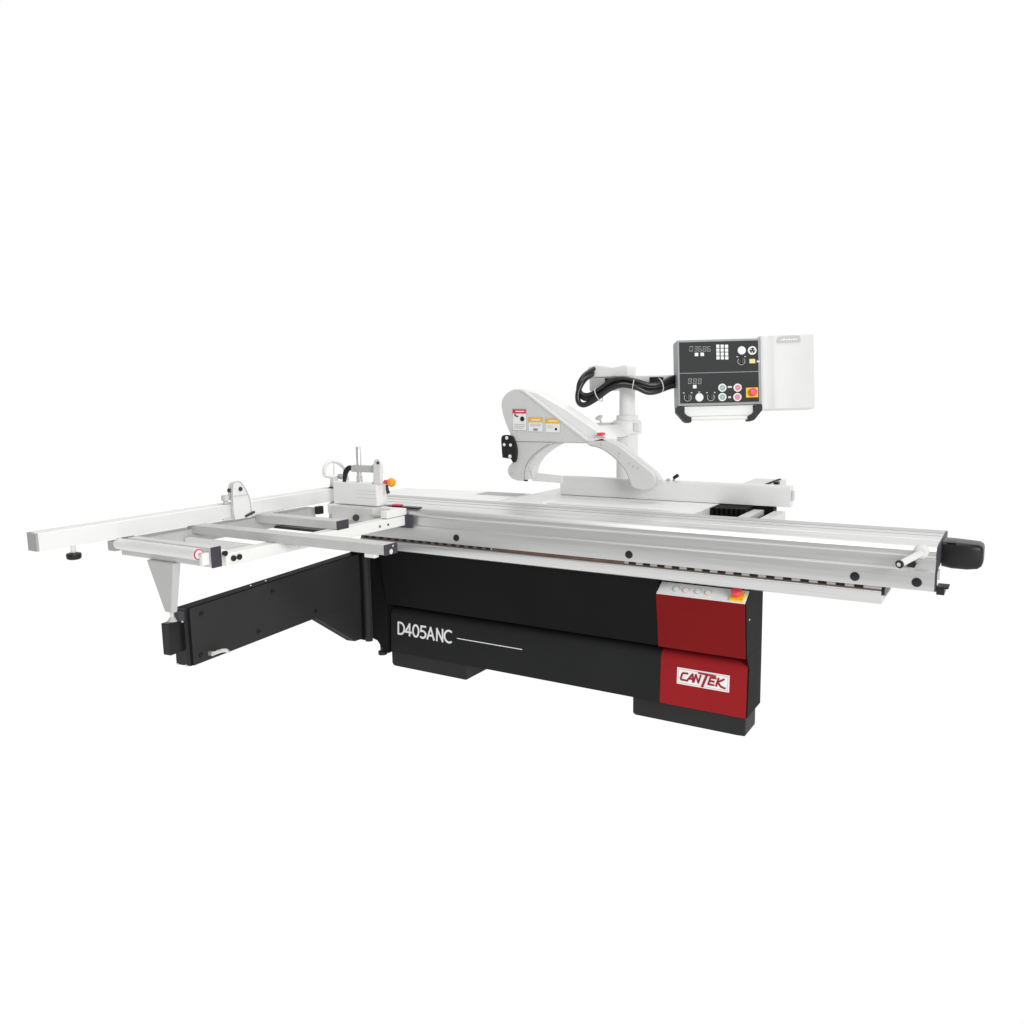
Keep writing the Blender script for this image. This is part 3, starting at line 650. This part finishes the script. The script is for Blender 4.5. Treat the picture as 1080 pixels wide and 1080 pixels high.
# inner deck by the carriage
dk = MB(); dk.box(-2.064, -1.790, -0.215, -0.112, 0.818, 0.884)
dk.build('deck_plate', GREYW, fb, 0.002)
MB().box(-2.125, -2.066, -0.180, -0.112, 0.838, 0.8845).build('deck_block', BRIGHT, fb, 0.002)
d2 = MB()
d2.box(-1.7895, -1.66, -0.160, -0.112, 0.851, 0.884); d2.box(-1.700, -1.66, -0.260, -0.1605, 0.851, 0.884)
d2.build('deck_corner', CREAM, fb, 0.002)
MB().box(-1.7895, -1.7005, -0.232, -0.1605, 0.852, 0.860).build('deck_recess', BAR, fb)
MB().lathe((-1.880, -0.228, 0.838), [(0.010, 0), (0.010, 0.006), (0.017, 0.010), (0.017, 0.018), (0, 0.020)], (0.3, -0.9, 0.1), 20).build('deck_knob', CAP, fb, 0, 40)
MB().box(-2.142, -2.116, -0.255, -0.216, 0.842, 0.882).build('deck_end_cap', PLAST, fb, 0.002)
# roller along the outer end
ro = MB(); ro.mi = 0; ro.cyl((-2.185, -1.310, 0.862), (-1.690, -1.310, 0.862), 0.0225, 0.0225, 28)
ro.mi = 1; ro.lathe((-1.6898, -1.310, 0.862), [(0.0205, 0), (0.0205, 0.003), (0.0165, 0.0035)], (1, 0, 0), 28)
ro.mi = 0; ro.lathe((-1.6865, -1.310, 0.862), [(0.0163, 0.0003), (0.0160, 0.0012), (0, 0.0012)], (1, 0, 0), 24)
ro.mi = 2; ro.lathe((-1.6805, -1.310, 0.862), [(0.008, 0), (0.007, 0.012), (0, 0.012)], (1, 0, 0), 16)
roller = ro.build('roller', [WHITE, LABR, CHROME], fb, 0, 40)
MB().box(-1.684, -1.667, -1.312, -1.2785, 0.820, 0.866).build('roller_bracket', CREAM, fb, 0.002)
MB().box(-2.236, -2.190, -1.325, -1.235, 0.832, 0.872).build('roller_bracket', MIDG, fb, 0.002)

# ---- crosscut fence ---------------------------------------------------------
FX = -2.175
cfn = MB()
cfn.prism([(FX, 0.886), (FX, 0.951), (FX-0.004, 0.955), (FX-0.012, 0.955), (FX-0.013, 0.945), (FX-0.024, 0.945), (FX-0.025, 0.957), (FX-0.062, 0.957), (FX-0.062, 0.886)], -1.632, 0.04, 'y')
cfence = cfn.build('crosscut_fence', WHITE, saw, 0.001)
cap = MB().prism([(FX-0.001, 0.887), (FX-0.001, 0.952), (FX-0.014, 0.954), (FX-0.014, 0.944), (FX-0.024, 0.944), (FX-0.026, 0.956), (FX-0.061, 0.956), (FX-0.061, 0.887)], -1.640, -1.6325, 'y')
cap.build('fence_end_cap', MIDG, cfence)
kb = MB(); kb.mi = 0; kb.cyl((FX-0.02, -1.492, 0.8855), (FX-0.02, -1.492, 0.858), 0.010, 0.010, 14)
kb.mi = 1; kb.lathe((FX-0.02, -1.492, 0.858), [(0.012, 0), (0.026, -0.004), (0.028, -0.012), (0.026, -0.024), (0.02, -0.028), (0, -0.028)], (0, 0, 1), 22)
kb.build('levelling_knob', [WHITE, PLAST], cfence, 0, 40)
MB().box(FX+0.0005, FX+0.012, -0.80, -0.44, 0.8865, 0.893).build('scale_strip', GREYW, cfence)

# flip stops
def flip_stop(y, big):
    st = MB()
    if not big:      # closed stop: tapered cheek with rounded top, astride the fence
        o = bez_arc([(y+0.070, 0.880), (y+0.062, 0.970), (y+0.040, 1.020), (y+0.014, 1.052), (y-0.016, 1.056), (y-0.030, 1.035), (y-0.034, 0.99), (y-0.036, 0.93), (y-0.030, 0.880)], 4)
        st.prism(o, FX+0.004, FX+0.018, 'x')
        b = st.build('flip_stop', WHITE, cfence, 0.003)
        MB().prism([(q[0]*1.0+0.006, q[1]*0.995) for q in o if q[1] > 0.965] , FX-0.024, FX+0.0035, 'x').build('stop_body', WHITE, b, 0.004)
        MB().tube([(FX+0.0185, q[0], q[1]) for q in o[::2]], 0.0022, 6, 0, 2).build('stop_edge', BAR, b)
        MB().box(FX+0.018, FX+0.021, y-0.028, y+0.05, 0.989, 0.992).build('stop_seam', BAR, b)
        MB().cyl((FX+0.018, y+0.012, 1.020), (FX+0.023, y+0.012, 1.020), 0.010, 0.010, 16).build('stop_screw', CAP, b)
        MB().cyl((FX-0.004, y-0.036, 1.018), (FX+0.006, y-0.036, 1.018), 0.009, 0.009, 14).build('stop_pin', CAP, b)
        k = MB().lathe((FX-0.01, y-0.052, 0.957), [(0.010, 0), (0.010, 0.012), (0.018, 0.016), (0.018, 0.040), (0.014, 0.040), (0, 0.040)], (0, 0, 1), 18); k.build('stop_knob', GREYW, b, 0, 40)
        MB().cyl((FX+0.019, y+0.030, 0.889), (FX+0.026, y+0.080, 0.905), 0.006, 0.006, 10).build('stop_latch', CAP, b)
    else:            # raised stop: D shaped hand loop on a stem
        st.tube([(FX-0.01, y-0.085, 1.040), (FX-0.01, y-0.078, 1.068), (FX-0.01, y-0.050, 1.092), (FX-0.01, y-0.012, 1.094), (FX-0.01, y+0.036, 1.076),
                 (FX-0.01, y+0.074, 1.036), (FX-0.01, y+0.088, 0.985)], 0.0095, 10, 0, 5)
        st.tube([(FX-0.01, y-0.085, 1.040), (FX-0.01, y-0.080, 1.026), (FX-0.01, y-0.050, 1.017), (FX-0.01, y-0.018, 1.012)], 0.0095, 10, 0, 5)
        st.tube([(FX-0.01, y-0.012, 1.092), (FX-0.01, y-0.012, 1.050), (FX-0.01, y-0.016, 1.010)], 0.004, 8, 0, 4)
        st.prism([(y-0.036, 0.957), (y-0.030, 1.015), (y-0.006, 1.018), (y+0.010, 0.985), (y+0.060, 0.985), (y+0.062, 0.957)], FX-0.024, FX+0.002, 'x')
        b = st.build('flip_stop', WHITE, cfence, 0.002)
        MB().lathe((FX+0.003, y+0.022, 1.006), [(0.019, 0), (0.019, 0.012), (0.012, 0.016), (0, 0.016)], (0.5, -0.2, 1), 18).build('stop_knob', MIDG, b, 0, 40)
        MB().box(FX-0.022, FX+0.006, y-0.045, y+0.030, 0.9575, 0.962).build('stop_foot', CAP, b)
flip_stop(-0.715, False); flip_stop(-0.045, True)

# ---- hold-down clamp on the carriage ------------------------------------------
hc = MB().box(-2.110, -1.815, -0.150, -0.070, 0.8865, 1.000)
clamp = hc.build('hold_down_clamp', BRIGHT, saw, 0.006)
for z in (0.925, 0.945, 0.962):
    MB().box(-1.95, -1.816, -0.1512, -0.1500, z, z+0.0015).build('clamp_groove', GREYW, clamp)
rd = MB(); rd.lathe((-1.955, -0.115, 0.99), [(0.016, 0), (0.016, 0.040), (0.013, 0.042), (0.013, 0.186), (0.011, 0.190), (0, 0.190)], n=22); rd.build('clamp_rod', CHROME, clamp, 0, 40)
lvr = MB()
lvr.prism([(-2.000, 1.052), (-2.000, 1.082), (-1.985, 1.088), (-1.860, 1.088), (-1.838, 1.108), (-1.825, 1.114), (-1.812, 1.104), (-1.808, 1.050), (-1.82, 1.053)], -0.128, -0.098, 'y')
lvr.build('clamp_lever', BAR, clamp, 0.004)
lug = MB().prism(bez_arc([(-1.838, 1.000), (-1.832, 1.06), (-1.828, 1.108), (-1.812, 1.124), (-1.792, 1.122), (-1.782, 1.105), (-1.786, 1.055), (-1.790, 1.000)], 4), -0.150, -0.129, 'y')
lugo = lug.build('clamp_lug', WHITE, clamp, 0.003)
MB().cyl((-1.797, -0.149, 1.106), (-1.797, -0.155, 1.106), 0.007, 0.007, 14).build('pivot_pin', CAP, clamp)
MB().lathe((-1.832, -0.118, 1.0005), [(0.030, 0), (0.030, 0.004), (0.024, 0.008), (0.018, 0.020), (0, 0.020)], n=24).build('clamp_dish', BAR, clamp, 0, 40)
gp = MB().tube([(-1.992, -0.113, 1.070), (-2.020, -0.118, 1.070), (-2.038, -0.124, 1.050), (-2.044, -0.128, 1.020), (-2.046, -0.130, 0.998)], [0.012, 0.014, 0.014, 0.011, 0.008], 14, 0, 5)
gp.build('clamp_grip', PLAST, clamp)
ob = MB(); ob.mi = 0; ob.ball((-1.742, -0.120, 1.008), 0.0225); ob.mi = 1; ob.cyl((-1.790, -0.113, 1.008), (-1.764, -0.118, 1.008), 0.011, 0.012, 16)
ob.build('orange_knob', [ORG, PINKR], clamp, 0, 40)
MB().tube([(-1.775, -0.118, 0.995), (-1.770, -0.120, 0.97), (-1.762, -0.124, 0.955)], [0.006, 0.008, 0.010], 10, 0, 4).build('release_pin', CAP, clamp)
MB().box(-1.765, -1.715, -0.100, -0.070, 0.8875, 0.8945).build('red_tab', LABR, clamp, 0.001)
MB().box(-1.812, -1.600, -0.098, -0.060, 0.8854, 0.8870).build('dark_strip', PLAST, clamp)  # thin black strip along the carriage beside the crosscut frame

# ---- swing arm -----------------------------------------------------------------
AM = frame((-2.06, -0.03, 0), (-0.13347504*-1, -0.99105218, 0), (0, 0, 1))   # local x runs out along the arm
def A(): m = MB(); m.M = AM; return m
# find which local y side faces the viewer (the +X world side)
side = 1 if (AM.to_3x3() @ Vector((0, 1, 0))).x > 0 else -1
def yy(a, b): return (a*side, b*side) if a*side < b*side else (b*side, a*side)
ao = A(); a, b = yy(-0.066, -0.0035)
ao.prism([(-0.02, 0.608), (1.199, 0.606), (1.199, 0.364), (0.385, 0.354), (-0.02, 0.350)], a, b, 'y')
arm = ao.build('swing_arm', BLACKP, saw, 0.004)
fp = A(); a, b = yy(-0.003, 0.0)
fp.prism([(0.0, 0.604), (1.190, 0.602), (1.190, 0.364), (0.384, 0.354), (0.0, 0.350)], a, b, 'y').build('side_plate', ARMP, arm, 0.001)
gs = A(); a, b = yy(-0.012, -0.004)
gs.prism([(0.384, 0.352), (0.06, 0.352), (-0.02, 0.352), (-0.02, 0.135), (0.067, 0.142)], a, b, 'y').build('gusset', ARMP, arm, 0.001)
gs = A(); a, b = yy(-0.055, -0.0125)
gs.hexa([(0.384, b, 0.352), (0.384, a, 0.352), (0.067, a, 0.142), (0.067, b, 0.142), (0.37, b, 0.3525), (0.37, a, 0.3525), (0.06, a, 0.160), (0.06, b, 0.160)])
gs.build('gusset_flange', BLACKP, arm)
for u_, z_ in ((1.131, 0.566), (0.695, 0.561), (0.389, 0.388), (0.800, 0.398), (1.148, 0.396)):
    bt = A(); c = AM @ Vector((u_, 0, z_)); ax = AM.to_3x3() @ Vector((0, side, 0)); bt.M = Matrix.Identity(4)
    bt.lathe(c, [(0.010, -0.001), (0.010, 0.005), (0.007, 0.006), (0.005, 0.003), (0, 0.003)], ax, 16); bt.build('arm_bolt', PLAST, arm)
for u_ in (0.80, 0.70, 1.19, 1.22):
    bt = A(); bt.cyl((u_, -0.03*side, 0.606), (u_, -0.03*side, 0.6105), 0.004, 0.004, 10)
    if u_ < 1.0: bt.build('top_screw', LABW, arm)
    else: bt.bm.free()
a, b = yy(-0.060, -0.020)
A().box(1.19, 1.285, a, b, 0.432, 0.562).build('inner_arm', PLAST, arm, 0.004)
a, b = yy(-0.066, -0.0035)
A().prism([(1.1995, 0.606), (1.218, 0.600), (1.218, 0.372), (1.1995, 0.364)], a, b, 'y').build('arm_end_collar', PLAST, arm, 0.003)
for y_, z_ in ((-0.014, 0.556), (-0.052, 0.556), (-0.012, 0.372), (-0.056, 0.372)):
    A().cyl((1.218, y_*side, z_), (1.2205, y_*side, z_), 0.005, 0.005, 10).build('collar_screw', LABW, arm)
cr = A(); cr.cyl((1.10, 0.0, 0.390), (1.10, 0.018*side, 0.390), 0.010, 0.010, 14)
cr.tube([(1.10, 0.020*side, 0.390), (1.07, 0.030*side, 0.394), (1.045, 0.038*side, 0.390), (1.035, 0.040*side, 0.380)], [0.007, 0.008, 0.008, 0.007], 10, 0, 4)
cr.build('crank_handle', CHROME, arm)
# hinge pillar and brackets at the cabinet corner
pz = MB()
pz.box(-2.10, -2.045, -0.030, 0.06, 0.13, 0.606)
pz.build('pillar_plate', BLACKP, arm, 0.004)
pl_ = MB().cyl((-2.028, -0.015, 0.128), (-2.028, -0.015, 0.600), 0.020, 0.020, 24); pl_.build('hinge_pillar', ARMP, arm)
ps = MB(); ps.prism([(-2.006, 0.606), (-1.900, 0.606), (-1.900, 0.075), (-1.955, 0.075), (-1.958, 0.115), (-1.975, 0.135), (-2.006, 0.142)], -0.012, 0.05, 'y'); ps.build('hinge_bracket', BLACKP, arm, 0.004)
MB().lathe((-1.945, -0.005, 0.085), [(0.012, 0.02), (0.012, 0), (0.024, -0.004), (0.024, -0.022), (0, -0.026)], (0, 0, 1), 18).build('bracket_foot', PLAST, arm, 0, 40)
MB().box(-2.10, -1.90, -0.055, 0.06, 0.6065, 0.640).build('pillar_cap', BLACKP, arm, 0.004)

# ---- support post ------------------------------------------------------------
po = MB()
po.hexa([(-1.955, -1.285, 0.600), (-1.915, -1.285, 0.600), (-1.905, -1.262, 0.600), (-1.955, -1.262, 0.600),
         (-2.040, -1.290, 0.8055), (-1.872, -1.290, 0.8055), (-1.866, -1.258, 0.8055), (-2.040, -1.258, 0.8055)])
post = po.build('support_post', POSTG, saw, 0.005)
MB().cyl((-1.932, -1.268, 0.6005), (-1.932, -1.268, 0.545), 0.0095, 0.0095, 16).build('post_rod', CHROME, post)
MB().lathe((-1.932, -1.268, 0.5625), [(0.022, 0), (0.016, 0.008), (0.010, 0.016), (0.0096, 0.016)], (0, 0, 1), 18).build('rod_seat', GREYW, post, 0, 40)
MB().box(-1.922, -1.900, -1.262, -1.235, 0.5625, 0.598).build('post_clip', CAP, post, 0.002)

# ------------------------------------------------------------------ white studio sweep
def emit(name, col, st):
    m = bpy.data.materials.new(name); m.use_nodes = True; nt = m.node_tree
    for n in list(nt.nodes): nt.nodes.remove(n)
    o = nt.nodes.new('ShaderNodeOutputMaterial'); e = nt.nodes.new('ShaderNodeEmission')
    e.inputs['Color'].default_value = col+(1,); e.inputs['Strength'].default_value = st
    nt.links.new(e.outputs[0], o.inputs['Surface']); return m
sw = bmesh.new(); secs = []
prof_s = [(-6.0, 0.0), (8.0, 0.0)] + [(8.0+3.0*math.sin(a), 3.0-3.0*math.cos(a)) for a in [PI/2*k/12 for k in range(1, 13)]] + [(11.0, 18.0)]
for x in (-45.0, 35.0): secs.append([sw.verts.new((x, y, z)) for y, z in prof_s])
for i in range(len(prof_s)-1): sw.faces.new([secs[0][i], secs[1][i], secs[1][i+1], secs[0][i+1]])
me = bpy.data.meshes.new('studio_floor'); sw.to_mesh(me); sw.free()
for p in me.polygons: p.use_smooth = True
fl = bpy.data.objects.new('studio_floor', me); COL.objects.link(fl); fl['kind'] = 'structure'
me.materials.append(emit('glowing_white_sweep', (1, 1, 1), 1.02))  # emission added so the sweep stays pure white and shadowless; it lights the saw

# ------------------------------------------------------------------ light
wd = bpy.data.worlds.new('World'); scene.world = wd; wd.use_nodes = True
bg = wd.node_tree.nodes['Background']; bg.inputs['Color'].default_value = (1, 1, 1, 1); bg.inputs['Strength'].default_value = 0.38
def area(name, loc, target, size, power, sy=None):
    l = bpy.data.lights.new(name, 'AREA'); l.energy = power; l.size = size
    if sy: l.shape = 'RECTANGLE'; l.size_y = sy
    o = bpy.data.objects.new(name, l); COL.objects.link(o); o.location = loc
    o.rotation_euler = (Vector(target)-Vector(loc)).to_track_quat('-Z', 'Y').to_euler()
    return o
area('softbox_right', (3.8, -3.6, 2.6), (-0.6, 0, 0.7), 2.2, 200)
area('softbox_top', (-0.8, 0.2, 5.0), (-0.9, 0.2, 0.7), 4.0, 95, 3.0)

# ------------------------------------------------------------------ camera
yaw, pitch, roll, F = math.radians(31.84121), math.radians(8.31385), math.radians(1.014194), 879.687
f = Vector((-math.sin(yaw)*math.cos(pitch), math.cos(yaw)*math.cos(pitch), -math.sin(pitch)))
r = Vector((math.cos(yaw), math.sin(yaw), 0)); d = f.cross(r)
rr, dd = r*math.cos(roll)+d*math.sin(roll), -r*math.sin(roll)+d*math.cos(roll)
cam = bpy.data.cameras.new('camera'); cam.sensor_width = 36; cam.lens = F/1080*36; cam.clip_end = 200; cam.clip_start = 0.05
co = bpy.data.objects.new('camera', cam); COL.objects.link(co)
co.matrix_world = Matrix(((rr.x, -dd.x, -f.x, 0.93), (rr.y, -dd.y, -f.y, -3.297), (rr.z, -dd.z, -f.z, 1.45), (0, 0, 0, 1)))
scene.camera = co
scene.view_settings.view_transform = 'Standard'; scene.view_settings.look = 'None'
scene.view_settings.exposure = 0; scene.view_settings.gamma = 1
scene.render.engine = 'CYCLES'; scene.cycles.use_denoising = True
scene.cycles.max_bounces = 8
